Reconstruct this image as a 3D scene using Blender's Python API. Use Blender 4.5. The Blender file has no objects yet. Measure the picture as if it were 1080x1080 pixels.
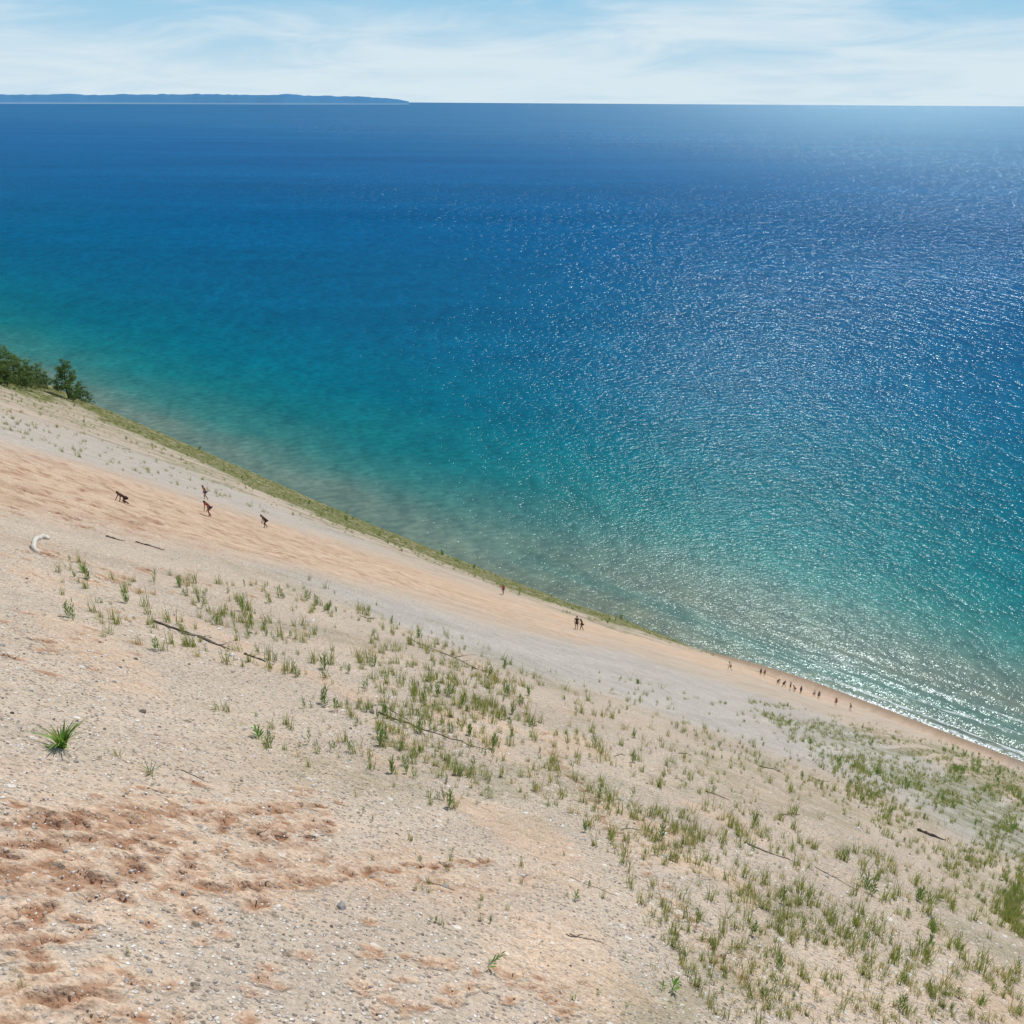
import bpy, math, random
import numpy as np
from mathutils import Vector, Matrix, Quaternion
random.seed(7); rng=np.random.default_rng(11)
scene=bpy.context.scene
coll=scene.collection
CAMZ=137.0; F=935.0; PITCH=math.radians(24.85); ROLL=math.radians(0.37)
SUN_AZ=math.radians(22.0); SUN_EL=math.radians(43.0)
NV=np.array([0.62,0.7846]); TV=np.array([0.7846,-0.62])
# ------------------------------------------------------------------ helpers
camR=(Matrix.Rotation(math.radians(90)-PITCH,3,'X')@Matrix.Rotation(ROLL,3,'Z'))
camRn=np.array(camR)
tab=rng.random((256,256))
def vnoise(x,y,seed=0):
    x=np.asarray(x,float)+seed*17.3; y=np.asarray(y,float)-seed*9.7
    ix=np.floor(x).astype(int); iy=np.floor(y).astype(int)
    fx=x-ix; fy=y-iy; fx=fx*fx*(3-2*fx); fy=fy*fy*(3-2*fy)
    a=tab[ix&255,iy&255]; b=tab[(ix+1)&255,iy&255]; c=tab[ix&255,(iy+1)&255]; d=tab[(ix+1)&255,(iy+1)&255]
    return (a*(1-fx)+b*fx)*(1-fy)+(c*(1-fx)+d*fx)*fy
def fbm(x,y,o=4,seed=0):
    r=0;a=.5
    for i in range(o):
        r=r+a*vnoise(x*2**i,y*2**i,seed+i*3); a*=.5
    return r/(1-.5**o)
def smooth(e0,e1,x):
    k=np.clip((x-e0)/(e1-e0),0,1); return k*k*(3-2*k)
TS=np.linspace(-1000,600,1601)
def tabl(xs,ys,sg=9):
    v=np.interp(TS,xs,ys); k=np.exp(-.5*(np.arange(-30,31)/sg)**2); k/=k.sum()
    return np.convolve(np.pad(v,30,mode='edge'),k,'valid')
R_t=tabl([-400,-262,-232,-204,-166,-116,-65,-30,0],[.668,.674,.681,.700,.7135,.713,.703,.700,.700])
SB_t=tabl([-400,-262,-232,-204,-166,-116,-65,0],[95,100,110,130,150,170,194,196])
SH_t=tabl([-262,-204,-166,-116,-70,-60],[188,185,184,188,198,199.5],4)
A0=6.0
def base_h(s,t):
    R=np.interp(t,TS,R_t); sb=np.interp(t,TS,SB_t); sh=np.interp(t,TS,SH_t)
    b=R-A0/sb
    D=A0+np.where(s>0,b*s,.3*s)+.012*np.clip(s-sb,0,None)**2
    h1=CAMZ-D; h2=.12*(sh-s)
    k=.5
    m=np.maximum(h1,h2); 
    return m+np.where(np.abs(h1-h2)<k,(k-np.abs(h1-h2))**2/(4*k),0)
def height(s,t):
    h=base_h(s,t)
    d=np.sqrt(s*s+t*t)
    amp=smooth(0.3,8,h)
    h=h+amp*(fbm(s/7.,t/5.,3,1)-.5)*.5
    h=h+amp*(fbm(s/30.,t/22.,2,5)-.5)*np.clip(d/40,0.2,1.6)
    h=h+amp*(fbm(s/.9,t/.9,3,9)-.5)*.07
    return h
def st2w(s,t): return s*NV[0]+t*TV[0], s*NV[1]+t*TV[1]
def w2st(x,y): return x*NV[0]+y*NV[1], x*TV[0]+y*TV[1]
def cast(pts):
    pts=np.atleast_2d(np.array(pts,float))
    d=np.stack([(pts[:,0]-540)/F,(540-pts[:,1])/F,-np.ones(len(pts))],1)@camRn.T
    d/=np.linalg.norm(d,axis=1)[:,None]
    lam=np.geomspace(3,700,900)
    out=np.zeros((len(pts),5))
    for i0 in range(0,len(pts),400):
        dd=d[i0:i0+400]
        ds=dd[:,0]*NV[0]+dd[:,1]*NV[1]; dt=dd[:,0]*TV[0]+dd[:,1]*TV[1]
        S=ds[:,None]*lam; T=dt[:,None]*lam; Z=CAMZ+dd[:,2][:,None]*lam
        g=Z-height(S,T)
        hit=g<0
        idx=np.where(hit.any(1),hit.argmax(1),-1)
        for j in range(len(dd)):
            k=idx[j]
            if k<=0: out[i0+j,4]=-1; continue
            g0=g[j,k-1]; g1=g[j,k]; w=g0/(g0-g1)
            l=lam[k-1]*(1-w)+lam[k]*w
            out[i0+j]=(ds[j]*l,dt[j]*l,CAMZ+dd[j,2]*l,l,1)
    return out   # s,t,z,dist,ok
def cast1(px,py):
    for k in range(14):
        r=cast([(px,py+k*1.0)])[0]
        if r[4]>0 and r[2]>0.05: return r
    return r
def ground_at(s,t): return float(height(np.array([s]),np.array([t]))[0])
def wpos(s,t,dz=0):
    x,y=st2w(s,t); return Vector((x,y,ground_at(s,t)+dz))
# ------------------------------------------------------------------ materials
def newmat(name):
    m=bpy.data.materials.new(name); m.use_nodes=True; nt=m.node_tree; nt.nodes.clear()
    out=nt.nodes.new('ShaderNodeOutputMaterial'); return m,nt,out
class NB:
    def __init__(s,nt): s.nt=nt
    def n(s,typ,**kw):
        nd=s.nt.nodes.new(typ)
        ins=kw.pop('ins',{})
        for k,v in kw.items(): setattr(nd,k,v)
        for k,v in ins.items():
            if hasattr(v,'is_linked') : s.nt.links.new(v,nd.inputs[k])
            else: nd.inputs[k].default_value=v
        return nd
    def math(s,op,a,b=0.0,c=None,clamp=False):
        ins={0:a,1:b}
        if c is not None: ins[2]=c
        nd=s.n('ShaderNodeMath',operation=op,use_clamp=clamp,ins=ins); return nd.outputs[0]
    def mix(s,f,a,b,mode='MIX'):
        nd=s.nt.nodes.new('ShaderNodeMix'); nd.data_type='RGBA'; nd.blend_type=mode
        for i,v in ((0,f),(6,a),(7,b)):
            if hasattr(v,'is_linked'): s.nt.links.new(v,nd.inputs[i])
            else: nd.inputs[i].default_value=v if i==0 else (*v[:3],1)
        return nd.outputs[2]
    def noise(s,vec,scale,detail=3,rough=.5,dist=0):
        return s.n('ShaderNodeTexNoise',ins={'Vector':vec,'Scale':scale,'Detail':detail,'Roughness':rough,'Distortion':dist}).outputs[0]
    def ramp(s,f,stops,interp='LINEAR'):
        nd=s.n('ShaderNodeValToRGB',ins={0:f}); cr=nd.color_ramp; cr.interpolation=interp
        while len(cr.elements)<len(stops): cr.elements.new(.5)
        for e,(p,c) in zip(cr.elements,stops):
            e.position=p; e.color=(*c,1) if len(c)==3 else c
        return nd.outputs[0]
    def mr(s,v,a,b,c=0.,d=1.,):
        return s.n('ShaderNodeMapRange',interpolation_type='SMOOTHSTEP',ins={0:v,1:a,2:b,3:c,4:d}).outputs[0]
def simple(name,col,rough=.8,var=.25,scale=8,spec=.2,transl=0):
    m,nt,out=newmat(name); b=NB(nt)
    tc=b.n('ShaderNodeTexCoord'); 
    nz=b.noise(tc.outputs['Object'],scale,2)
    c=b.mix(nz,tuple(x*(1-var) for x in col),tuple(min(1,x*(1+var)) for x in col))
    p=b.n('ShaderNodeBsdfPrincipled',ins={'Base Color':c,'Roughness':rough,'Specular IOR Level':spec})
    if transl>0:
        t=b.n('ShaderNodeBsdfTranslucent',ins={'Color':c}); mx=b.n('ShaderNodeMixShader',ins={0:transl,1:p.outputs[0],2:t.outputs[0]}); nt.links.new(mx.outputs[0],out.inputs[0])
    else: nt.links.new(p.outputs[0],out.inputs[0])
    return m
# sand ------------------------------------------------------------
def sand_material():
    m,nt,out=newmat('dune_sand_gravel'); b=NB(nt)
    geo=b.n('ShaderNodeNewGeometry'); P=geo.outputs['Position']
    dot=b.n('ShaderNodeVectorMath',operation='DOT_PRODUCT',ins={0:P,1:(NV[0],NV[1],0)}).outputs['Value']
    dtt=b.n('ShaderNodeVectorMath',operation='DOT_PRODUCT',ins={0:P,1:(TV[0],TV[1],0)}).outputs['Value']
    ST=b.n('ShaderNodeCombineXYZ',ins={0:b.math('MULTIPLY',dot,.10),1:dtt,2:0.0}).outputs[0]
    at=b.n('ShaderNodeAttribute',attribute_name='mask'); sep=b.n('ShaderNodeSeparateColor',ins={0:at.outputs['Color']})
    O,G,B=sep.outputs[0],sep.outputs[1],sep.outputs[2]; grey=at.outputs['Alpha']
    n1=b.noise(P,.25,3); n2=b.noise(P,1.7,5,.65); n3=b.noise(P,9,4,.7); n4=b.noise(P,45,2,.7); st=b.noise(ST,.45,4,.65,.4)
    n6=b.noise(P,.6,6,.7)
    tan=b.mix(b.mr(n1,.35,.65),(.60,.49,.38),(.545,.46,.37))
    tan=b.mix(b.mr(n2,.45,.75,0,.5),tan,(.65,.50,.375))
    gcol=b.mix(b.mr(n6,.3,.7),(.58,.53,.465),(.475,.44,.395))
    col=b.mix(grey,tan,gcol)
    ocol=b.mix(b.mr(n6,.35,.65),(.72,.54,.39),(.64,.455,.315))
    col=b.mix(b.math('MULTIPLY',O,b.mr(n2,.2,.6,.6,1.0)),col,ocol)
    col=b.mix(1.0,col,b.ramp(st,[(.3,(.87,.85,.83)),(.55,(1.0,1.0,1.0)),(.75,(1.05,1.05,1.04))]),'MULTIPLY')
    # pebbles
    vor=b.n('ShaderNodeTexVoronoi',feature='F1',ins={'Vector':P,'Scale':16.0,'Randomness':1.0})
    vs=b.n('ShaderNodeSeparateColor',ins={0:vor.outputs['Color']})
    peb=b.ramp(vs.outputs[0],[(0,(.19,.16,.13)),(.35,(.40,.34,.28)),(.7,(.60,.56,.50)),(1,(.86,.83,.78))])
    pm=b.math('MULTIPLY',b.mr(vor.outputs['Distance'],.52,.30),b.mr(vs.outputs[1],.35,.5))
    pm=b.math('MULTIPLY',pm,b.math('SUBTRACT',1.0,b.math('MULTIPLY',O,.8)))
    pm=b.math('MULTIPLY',pm,b.mr(n2,.25,.55,.45,1.))
    col=b.mix(pm,col,peb)
    # coarse scattered stones and litter
    vor3=b.n('ShaderNodeTexVoronoi',feature='F1',ins={'Vector':P,'Scale':3.2})
    v3=b.n('ShaderNodeSeparateColor',ins={0:vor3.outputs['Color']})
    sm=b.math('MULTIPLY',b.mr(vor3.outputs['Distance'],.24,.12),b.mr(v3.outputs[1],.62,.72))
    sm=b.math('MULTIPLY',sm,b.math('SUBTRACT',1.0,b.math('MULTIPLY',O,.8)))
    col=b.mix(b.math('MULTIPLY',sm,.85),col,b.ramp(v3.outputs[0],[(0,(.20,.155,.11)),(.5,(.38,.32,.24)),(.6,(.76,.71,.64)),(1,(.84,.81,.76))]))
    v2n=b.noise(P,22,3,.8)
    col=b.mix(1.0,col,b.ramp(v2n,[(.30,(.74,.72,.70)),(.5,(1,1,1)),(.70,(1.20,1.20,1.20))]),'MULTIPLY')
    # disturbed, damp sand, plus footprint shade painted in as darker colour
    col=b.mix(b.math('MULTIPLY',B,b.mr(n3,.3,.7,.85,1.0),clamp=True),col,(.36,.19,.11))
    col=b.mix(1.0,col,b.ramp(n3,[(.25,(.82,.81,.80)),(.75,(1.12,1.12,1.12))]),'MULTIPLY')
    # grass tint
    gn=b.noise(P,.55,8,.85)
    gc=b.mix(b.mr(b.noise(P,1.3,5,.8),.35,.65),(.055,.085,.02),(.24,.24,.085))
    col=b.mix(b.math('MULTIPLY',G,b.mr(b.math('ADD',gn,b.math('MULTIPLY',b.math('MULTIPLY',G,G),.06)),.46,.56,.10,1.0)),col,gc)
    # wet beach
    sz=b.n('ShaderNodeSeparateXYZ',ins={0:P})
    wet=b.mr(sz.outputs[2],.45,.05)
    col=b.mix(b.math('MULTIPLY',wet,.6),col,(.28,.20,.13))
    hh=b.math('ADD',b.math('MULTIPLY',n3,.03),b.math('MULTIPLY',n4,.008))
    hh=b.math('ADD',hh,b.math('MULTIPLY',pm,.02))
    hh=b.math('ADD',hh,b.math('MULTIPLY',b.noise(P,3.2,3,.6),b.math('ADD',.06,b.math('MULTIPLY',O,.12))))
    bp=b.n('ShaderNodeBump',ins={'Height':hh,'Strength':1.0,'Distance':1.0})
    p=b.n('ShaderNodeBsdfDiffuse',ins={'Color':col,'Roughness':.3,'Normal':bp.outputs[0]})
    nt.links.new(p.outputs[0],out.inputs[0]); return m
def water_material():
    m,nt,out=newmat('lake_water'); b=NB(nt)
    geo=b.n('ShaderNodeNewGeometry'); P=geo.outputs['Position']
    dot=b.n('ShaderNodeVectorMath',operation='DOT_PRODUCT',ins={0:P,1:(NV[0],NV[1],0)}).outputs['Value']
    dtt=b.n('ShaderNodeVectorMath',operation='DOT_PRODUCT',ins={0:P,1:(TV[0],TV[1],0)}).outputs['Value']
    ST=b.n('ShaderNodeCombineXYZ',ins={0:dot,1:dtt,2:0.0}).outputs[0]
    stretch=b.n('ShaderNodeVectorMath',operation='MULTIPLY',ins={0:ST,1:(1,.35,1)}).outputs[0]
    w1=b.noise(stretch,.03,4,.6); w2=b.noise(stretch,.006,3)
    off=b.math('SUBTRACT',w1,.5); sp=b.math('ADD',dot,b.math('MULTIPLY',off,30.0))
    sp=b.math('ADD',sp,b.math('MULTIPLY',b.math('MULTIPLY',b.math('SUBTRACT',w2,.5),.16),dot))
    lg=b.math('LOGARITHM',b.math('MAXIMUM',b.math('SUBTRACT',sp,180.0),5.0),10.0)
    f=b.n('ShaderNodeMapRange',ins={0:lg,1:1.0,2:3.6,3:0.,4:1.}).outputs[0]
    def p(s): return (math.log10(s-180)-1.0)/2.6
    far=[(p(750),(.0,.100,.245)),(p(1800),(.0,.102,.280)),(1.0,(.004,.120,.300))]
    colR=b.ramp(f,[(p(200),(.165,.20,.155)),(p(211),(.11,.205,.175)),(p(223),(.150,.195,.16)),(p(238),(.125,.195,.165)),(p(260),(.035,.185,.18)),(p(290),(.006,.162,.182)),(p(350),(.0,.130,.190)),(p(470),(.0,.107,.215))]+far)
    colL=b.ramp(f,[(p(200),(.14,.215,.18)),(p(208),(.13,.21,.18)),(p(217),(.085,.20,.178)),(p(232),(.035,.185,.178)),(p(258),(.006,.158,.180)),(p(300),(.0,.130,.190)),(p(400),(.0,.109,.212))]+far)
    col=b.mix(b.mr(dtt,-70,-260),colR,colL)
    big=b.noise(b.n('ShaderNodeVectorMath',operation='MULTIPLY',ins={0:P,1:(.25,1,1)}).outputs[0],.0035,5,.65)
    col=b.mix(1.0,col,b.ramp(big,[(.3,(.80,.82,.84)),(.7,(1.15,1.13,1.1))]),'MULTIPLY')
    rot=b.n('ShaderNodeVectorRotate',rotation_type='Z_AXIS',ins={'Vector':P,'Angle':math.radians(-14)}).outputs[0]
    sw=b.n('ShaderNodeVectorMath',operation='MULTIPLY',ins={0:rot,1:(.65,1,1)}).outputs[0]
    sw2=b.n('ShaderNodeVectorMath',operation='MULTIPLY',ins={0:rot,1:(1,.45,1)}).outputs[0]
    # wave systems: short chop inshore, longer waves offshore
    nA=b.noise(sw,.95,2,.55); nB=b.noise(sw,.35,2,.6); nC=b.noise(sw2,.105,2,.65); nD=b.noise(sw2,.030,2,.7)
    wA=b.mr(dot,650,280,0,1); wB=b.math('MULTIPLY',b.mr(dot,230,420,.35,1),b.mr(dot,2200,900)); wC=b.math('MULTIPLY',b.mr(dot,450,1100,.10,1),b.mr(dot,9000,4000)); wD=b.mr(dot,1600,3600)
    h=b.math('MULTIPLY',b.math('MULTIPLY',nA,.38),wA)
    h=b.math('ADD',h,b.math('MULTIPLY',b.math('MULTIPLY',nB,1.18),wB))
    h=b.math('ADD',h,b.math('MULTIPLY',b.math('MULTIPLY',nC,6.6),wC))
    h=b.math('ADD',h,b.math('MULTIPLY',b.math('MULTIPLY',nD,40.0),wD))
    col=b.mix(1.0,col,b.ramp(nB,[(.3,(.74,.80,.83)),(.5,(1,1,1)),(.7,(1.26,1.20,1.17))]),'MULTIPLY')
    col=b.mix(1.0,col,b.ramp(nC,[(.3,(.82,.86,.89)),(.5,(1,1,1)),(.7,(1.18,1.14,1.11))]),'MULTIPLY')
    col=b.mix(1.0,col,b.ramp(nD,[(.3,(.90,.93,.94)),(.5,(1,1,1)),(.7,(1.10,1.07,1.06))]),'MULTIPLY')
    ph=b.math('ADD',b.math('MULTIPLY',dot,1.15),b.math('MULTIPLY',b.noise(stretch,.07,4),20.0))
    near=b.mr(dot,240,203)
    h=b.math('ADD',h,b.math('MULTIPLY',b.math('MULTIPLY',b.math('SINE',ph),.17),near))
    bp=b.n('ShaderNodeBump',ins={'Height':h,'Strength':1.0,'Distance':1.0})
    ph2=b.math('SINE',b.math('ADD',b.math('MULTIPLY',dot,1.0),b.math('MULTIPLY',b.noise(stretch,.05,4),12.0)))
    foam=b.math('MULTIPLY',b.mr(b.math('ADD',dot,b.math('MULTIPLY',off,7.0)),201.4,200.2),b.mr(b.noise(P,.8,4,.7),.42,.56))
    slow=b.n('ShaderNodeVectorMath',operation='MULTIPLY',ins={0:ST,1:(1,.15,1)}).outputs[0]
    br=b.math('MULTIPLY',b.math('MULTIPLY',b.mr(ph2,.74,.95),b.mr(dot,224,206)),b.mr(b.noise(slow,.40,5,.75),.46,.56))
    foam=b.math('MAXIMUM',foam,b.math('MULTIPLY',br,.85))
    foam=b.math('MULTIPLY',foam,b.mr(dtt,-75,-30))
    col=b.mix(foam,col,(.70,.74,.74))
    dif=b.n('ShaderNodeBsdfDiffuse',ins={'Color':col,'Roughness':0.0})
    lw=b.n('ShaderNodeFresnel',ins={'IOR':1.33})
    gl=b.n('ShaderNodeBsdfGlossy',distribution='GGX',ins={'Color':(.66,.94,1,1),'Roughness':.33})
    fac=b.n('ShaderNodeMapRange',ins={0:lw.outputs[0],1:0.5,2:1.0,3:.003,4:.110}).outputs[0]
    mx=b.n('ShaderNodeMixShader',ins={0:fac,1:dif.outputs[0],2:gl.outputs[0]})
    gl2=b.n('ShaderNodeBsdfGlossy',distribution='GGX',ins={'Color':(.82,.97,1,1),'Roughness':.18,'Normal':bp.outputs[0]})
    fac2=b.n('ShaderNodeMapRange',ins={0:lw.outputs[0],1:0.03,2:.35,3:.0065,4:.024}).outputs[0]
    boost=b.math('MULTIPLY',b.mr(dot,240,204),b.mr(dtt,-110,-35))
    fac2=b.math('MULTIPLY',fac2,b.math('ADD',1.0,b.math('MULTIPLY',boost,1.6)))
    mx2=b.n('ShaderNodeMixShader',ins={0:fac2,1:mx.outputs[0],2:gl2.outputs[0]})
    nt.links.new(mx2.outputs[0],out.inputs[0]); return m
M_sand=sand_material(); M_water=water_material()
# ------------------------------------------------------------------ mesh utils
def mesh_obj(name,verts,faces,mats,smooth_=False,midx=None,link=True):
    me=bpy.data.meshes.new(name); me.from_pydata([tuple(v) for v in verts],[],[tuple(f) for f in faces])
    for m in (mats if isinstance(mats,(list,tuple)) else [mats]): me.materials.append(m)
    if midx is not None: me.polygons.foreach_set('material_index',midx)
    if smooth_: me.polygons.foreach_set('use_smooth',[True]*len(me.polygons))
    me.update(); o=bpy.data.objects.new(name,me)
    if link: coll.objects.link(o)
    return o
def tag(o,label=None,cat=None,group=None,kind=None):
    if label: o['label']=label
    if cat: o['category']=cat
    if group: o['group']=group
    if kind: o['kind']=kind
# ------------------------------------------------------------------ terrain
def axis(c,A,lo,hi,du):
    u0=-math.asinh((c-lo)/A); u1=math.asinh((hi-c)/A); n=int((u1-u0)/du)
    return c+A*np.sinh(np.linspace(u0,u1,n))
sx=axis(3.,8.,-25,330,.0058); tx=axis(-5.,8.,-800,320,.0058)
S,T=np.meshgrid(sx,tx,indexing='ij'); ns,ntt=S.shape
Hh=height(S,T)
def poly_mask(pix,extra=None,soft=1.0,warp=1.0,seed=0):
    P=[]
    for q in pix:
        if len(q)==3: P.append((q[0],q[1]))
        else:
            r=cast1(*q); P.append((r[0],r[1]))
    P=np.array(P)
    d=np.sqrt(S*S+T*T); wa=np.clip(d/25,.25,3)*warp
    X=S+(fbm(S/wa/2,T/wa/2,4,seed)-.5)*wa*2.6; Y=T+(fbm(S/wa/2,T/wa/2,4,seed+7)-.5)*wa*2.6
    inside=np.zeros(S.shape,bool); dist=np.full(S.shape,1e9)
    for i in range(len(P)):
        a=P[i]; c=P[(i+1)%len(P)]
        e=c-a; L=(e**2).sum()+1e-9
        k=np.clip(((X-a[0])*e[0]+(Y-a[1])*e[1])/L,0,1)
        dist=np.minimum(dist,np.hypot(X-a[0]-k*e[0],Y-a[1]-k*e[1]))
        cond=((a[1]>Y)!=(c[1]>Y))&(X<(c[0]-a[0])*(Y-a[1])/(c[1]-a[1]+1e-12)+a[0])
        inside^=cond
    sd=np.where(inside,dist,-dist)/(np.clip(d/25,.25,4)*soft)
    return smooth(-.5,.5,sd)
mO=poly_mask([(-60,465),(-60,540),(150,563),(400,618),(620,668),(800,715),(900,748),(840,716),(800,703),(640,662),(500,617),(400,583),(280,550),(120,500)],soft=4.0,warp=2.2)
mO=np.maximum(mO,smooth(2.2,1.0,Hh)*.8*(T>-100)*(T<-10))
mGrey=poly_mask([(230,590),(400,628),(620,680),(860,750),(1080,850),(1180,900),(1180,960),(1080,915),(850,805),(600,722),(420,665)],soft=3.0,warp=2,seed=3)
mGrey=np.maximum(mGrey,.8*poly_mask([(-60,415),(-60,460),(120,495),(280,545),(400,578),(240,512),(100,460)],soft=3,seed=5))
mDis=poly_mask([(-40,852),(60,866),(200,860),(320,856),(340,880),(260,900),(500,906),(420,926),(250,952),(120,978),(-40,1008)],soft=5.0,warp=4.0,seed=8)
mDis=np.maximum(mDis,.6*poly_mask([(-40,1035),(60,1020),(150,1022),(190,1100),(-40,1100)],soft=3.5,warp=2.5,seed=9))
mDis=np.maximum(mDis,.35*poly_mask([(420,1015),(520,1018),(630,1055),(620,1100),(400,1100)],soft=3,warp=2,seed=10))
patch=smooth(.40,.56,fbm(S/1.4,T/.9,5,61))
mO2=np.maximum(mO*.85,mDis*(.22+.60*patch))
mO2=np.maximum(mO2,.6*smooth(.60,.72,fbm(S/1.6,T/2.6,4,66))*smooth(32,22,np.hypot(S,T)))
def rim(low,soft,warp,seed):
    lo=[cast1(*q) for q in low]; gp=[(r[0],r[1],1) for r in lo]+[(230,lo[-1][1],1),(260,-900,1),(90,-900,1)]
    return poly_mask(gp,soft=soft,warp=warp,seed=seed)*smooth(.4,1.1,Hh)
mG=rim([(-60,392),(0,407),(60,423),(100,440),(240,501),(400,569),(600,643),(760,693),(830,716)],2.4,2.6,12)
mG=np.maximum(mG,.6*rim([(-60,418),(0,434),(60,447),(100,462),(240,515),(400,577),(600,648),(760,696),(830,718)],4.5,3.5,13)*smooth(.38,.56,fbm(S/8.,T/3.,4,72)))
stripe=fbm(S/60.,T/2.2,3,21)
mG2=poly_mask([(860,748),(960,775),(1080,806),(1180,840),(1180,960),(1080,915),(900,800)],soft=5,warp=1,seed=14)*smooth(.46,.58,stripe)*.65*smooth(1.0,3.0,Hh)
mG=np.maximum(mG,mG2)
field=poly_mask([(60,590),(330,610),(560,700),(800,785),(1080,890),(1180,940),(1180,1100),(640,1100),(520,850),(330,830),(60,650)],soft=6,warp=2,seed=15)
mG=np.maximum(mG,field*.32*smooth(.45,.65,fbm(S/6.,T/3.,4,31)))
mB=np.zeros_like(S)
rr_=fbm(S/.16,T/.13,3,40)
Hh=Hh+mDis*(rr_-.5)*.06+mDis*(fbm(S/.6,T/.5,3,43)-.5)*.06
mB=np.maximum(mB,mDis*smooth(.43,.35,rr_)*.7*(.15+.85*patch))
tr=fbm(S/1.1,T/.9,4,50); tr2=fbm(S/.45,T/.40,3,52)
Hh=Hh+mO*(tr-.5)*.22*smooth(.5,4,Hh)
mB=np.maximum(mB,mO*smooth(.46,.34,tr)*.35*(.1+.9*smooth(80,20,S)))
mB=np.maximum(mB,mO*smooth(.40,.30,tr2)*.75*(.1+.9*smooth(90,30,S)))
def add_print(s,t,ang,L,W,dep,dark=.8,halo=.75):
    i0,i1=np.searchsorted(sx,[s-L*2,s+L*2]); j0,j1=np.searchsorted(tx,[t-L*2,t+L*2])
    if i1-i0<2 or j1-j0<2: return
    ss=S[i0:i1,j0:j1]-s; tt=T[i0:i1,j0:j1]-t
    u=(ss*math.cos(ang)+tt*math.sin(ang))/L; v=(-ss*math.sin(ang)+tt*math.cos(ang))/W
    r=np.sqrt(u*u+v*v)+(vnoise(ss/L*2.2,tt/L*2.2,int(abs(s*91+t*37))%97)-.5)*.7
    Hh[i0:i1,j0:j1]+= -dep*smooth(1.1,.35,r)+dep*.4*np.exp(-((r-1.35)/.3)**2)
    mB[i0:i1,j0:j1]=np.maximum(mB[i0:i1,j0:j1],dark*smooth(1.15,.7,r+.15*(u>0)))  # shade inside the print goes into the dark colour mask
    mO2[i0:i1,j0:j1]=np.maximum(mO2[i0:i1,j0:j1],halo*smooth(2.0,1.1,r))
def prints_poly(poly,n,Ls=(.07,.18)):
    xs=[p[0] for p in poly]; ys=[p[1] for p in poly]; pts=[]
    while len(pts)<n:
        x=random.uniform(min(xs),max(xs)); y=random.uniform(min(ys),max(ys)); ins=False
        for i in range(len(poly)):
            a=poly[i]; c=poly[(i+1)%len(poly)]
            if (a[1]>y)!=(c[1]>y) and x<(c[0]-a[0])*(y-a[1])/(c[1]-a[1])+a[0]: ins=not ins
        if ins: pts.append((x,y))
    for r in cast(pts):
        if r[4]>0:
            L=random.uniform(*Ls); add_print(r[0],r[1],random.uniform(-1.2,1.2),L,L*random.uniform(.35,.8),L*.30,random.uniform(.45,1.0))
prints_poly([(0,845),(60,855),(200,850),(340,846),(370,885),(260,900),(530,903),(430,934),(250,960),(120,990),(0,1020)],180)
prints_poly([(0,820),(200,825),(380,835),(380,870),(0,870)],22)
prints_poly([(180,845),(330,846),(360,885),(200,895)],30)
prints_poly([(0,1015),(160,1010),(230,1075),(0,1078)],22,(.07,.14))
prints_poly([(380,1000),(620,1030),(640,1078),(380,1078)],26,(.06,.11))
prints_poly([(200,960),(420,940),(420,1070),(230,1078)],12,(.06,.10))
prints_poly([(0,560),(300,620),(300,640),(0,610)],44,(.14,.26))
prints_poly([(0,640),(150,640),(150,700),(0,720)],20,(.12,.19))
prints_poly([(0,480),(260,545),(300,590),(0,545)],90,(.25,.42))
def trail(pix,n,jit,Ls,dark=.9,halo=.75):
    for k in range(n):
        f=k/(n-1)*(len(pix)-1); i=min(int(f),len(pix)-2); w=f-i
        x=pix[i][0]*(1-w)+pix[i+1][0]*w+random.uniform(-jit,jit); y=pix[i][1]*(1-w)+pix[i+1][1]*w+random.uniform(-jit,jit)*.6
        r=cast([(x,y)])[0]
        if r[4]>0: L=random.uniform(*Ls); add_print(r[0],r[1],random.uniform(-.6,.6),L,L*.6,L*.34,random.uniform(.5,1)*dark,halo)
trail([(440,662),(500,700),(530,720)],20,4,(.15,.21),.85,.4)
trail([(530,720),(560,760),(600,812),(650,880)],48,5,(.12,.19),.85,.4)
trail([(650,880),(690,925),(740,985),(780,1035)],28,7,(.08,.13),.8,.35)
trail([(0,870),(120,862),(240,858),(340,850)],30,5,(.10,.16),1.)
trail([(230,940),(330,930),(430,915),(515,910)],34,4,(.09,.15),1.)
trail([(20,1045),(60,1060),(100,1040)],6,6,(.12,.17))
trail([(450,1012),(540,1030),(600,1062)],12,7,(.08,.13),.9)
WX=S*NV[0]+T*TV[0]; WY=S*NV[1]+T*TV[1]
me=bpy.data.meshes.new('dune_ground')
co=np.stack([WX,WY,Hh],-1).reshape(-1,3).astype(np.float32)
me.vertices.add(len(co)); me.vertices.foreach_set('co',co.ravel())
I=np.arange(ns*ntt).reshape(ns,ntt)
q=np.stack([I[:-1,:-1],I[:-1,1:],I[1:,1:],I[1:,:-1]],-1).reshape(-1,4)
me.loops.add(q.size); me.loops.foreach_set('vertex_index',q.ravel().astype(np.int32))
me.polygons.add(len(q)); me.polygons.foreach_set('loop_start',np.arange(0,q.size,4,dtype=np.int32))
me.update(calc_edges=True)
me.polygons.foreach_set('use_smooth',np.ones(len(q),bool))
ca=me.attributes.new('mask','FLOAT_COLOR','POINT')
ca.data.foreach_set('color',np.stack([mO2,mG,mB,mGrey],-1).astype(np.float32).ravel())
me.materials.append(M_sand)
if me.polygons[0].normal.z<0: me.flip_normals()
og=bpy.data.objects.new('dune_ground',me); coll.objects.link(og)
tag(og,'steep pale sand and gravel dune slope','dune',kind='structure')
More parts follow.
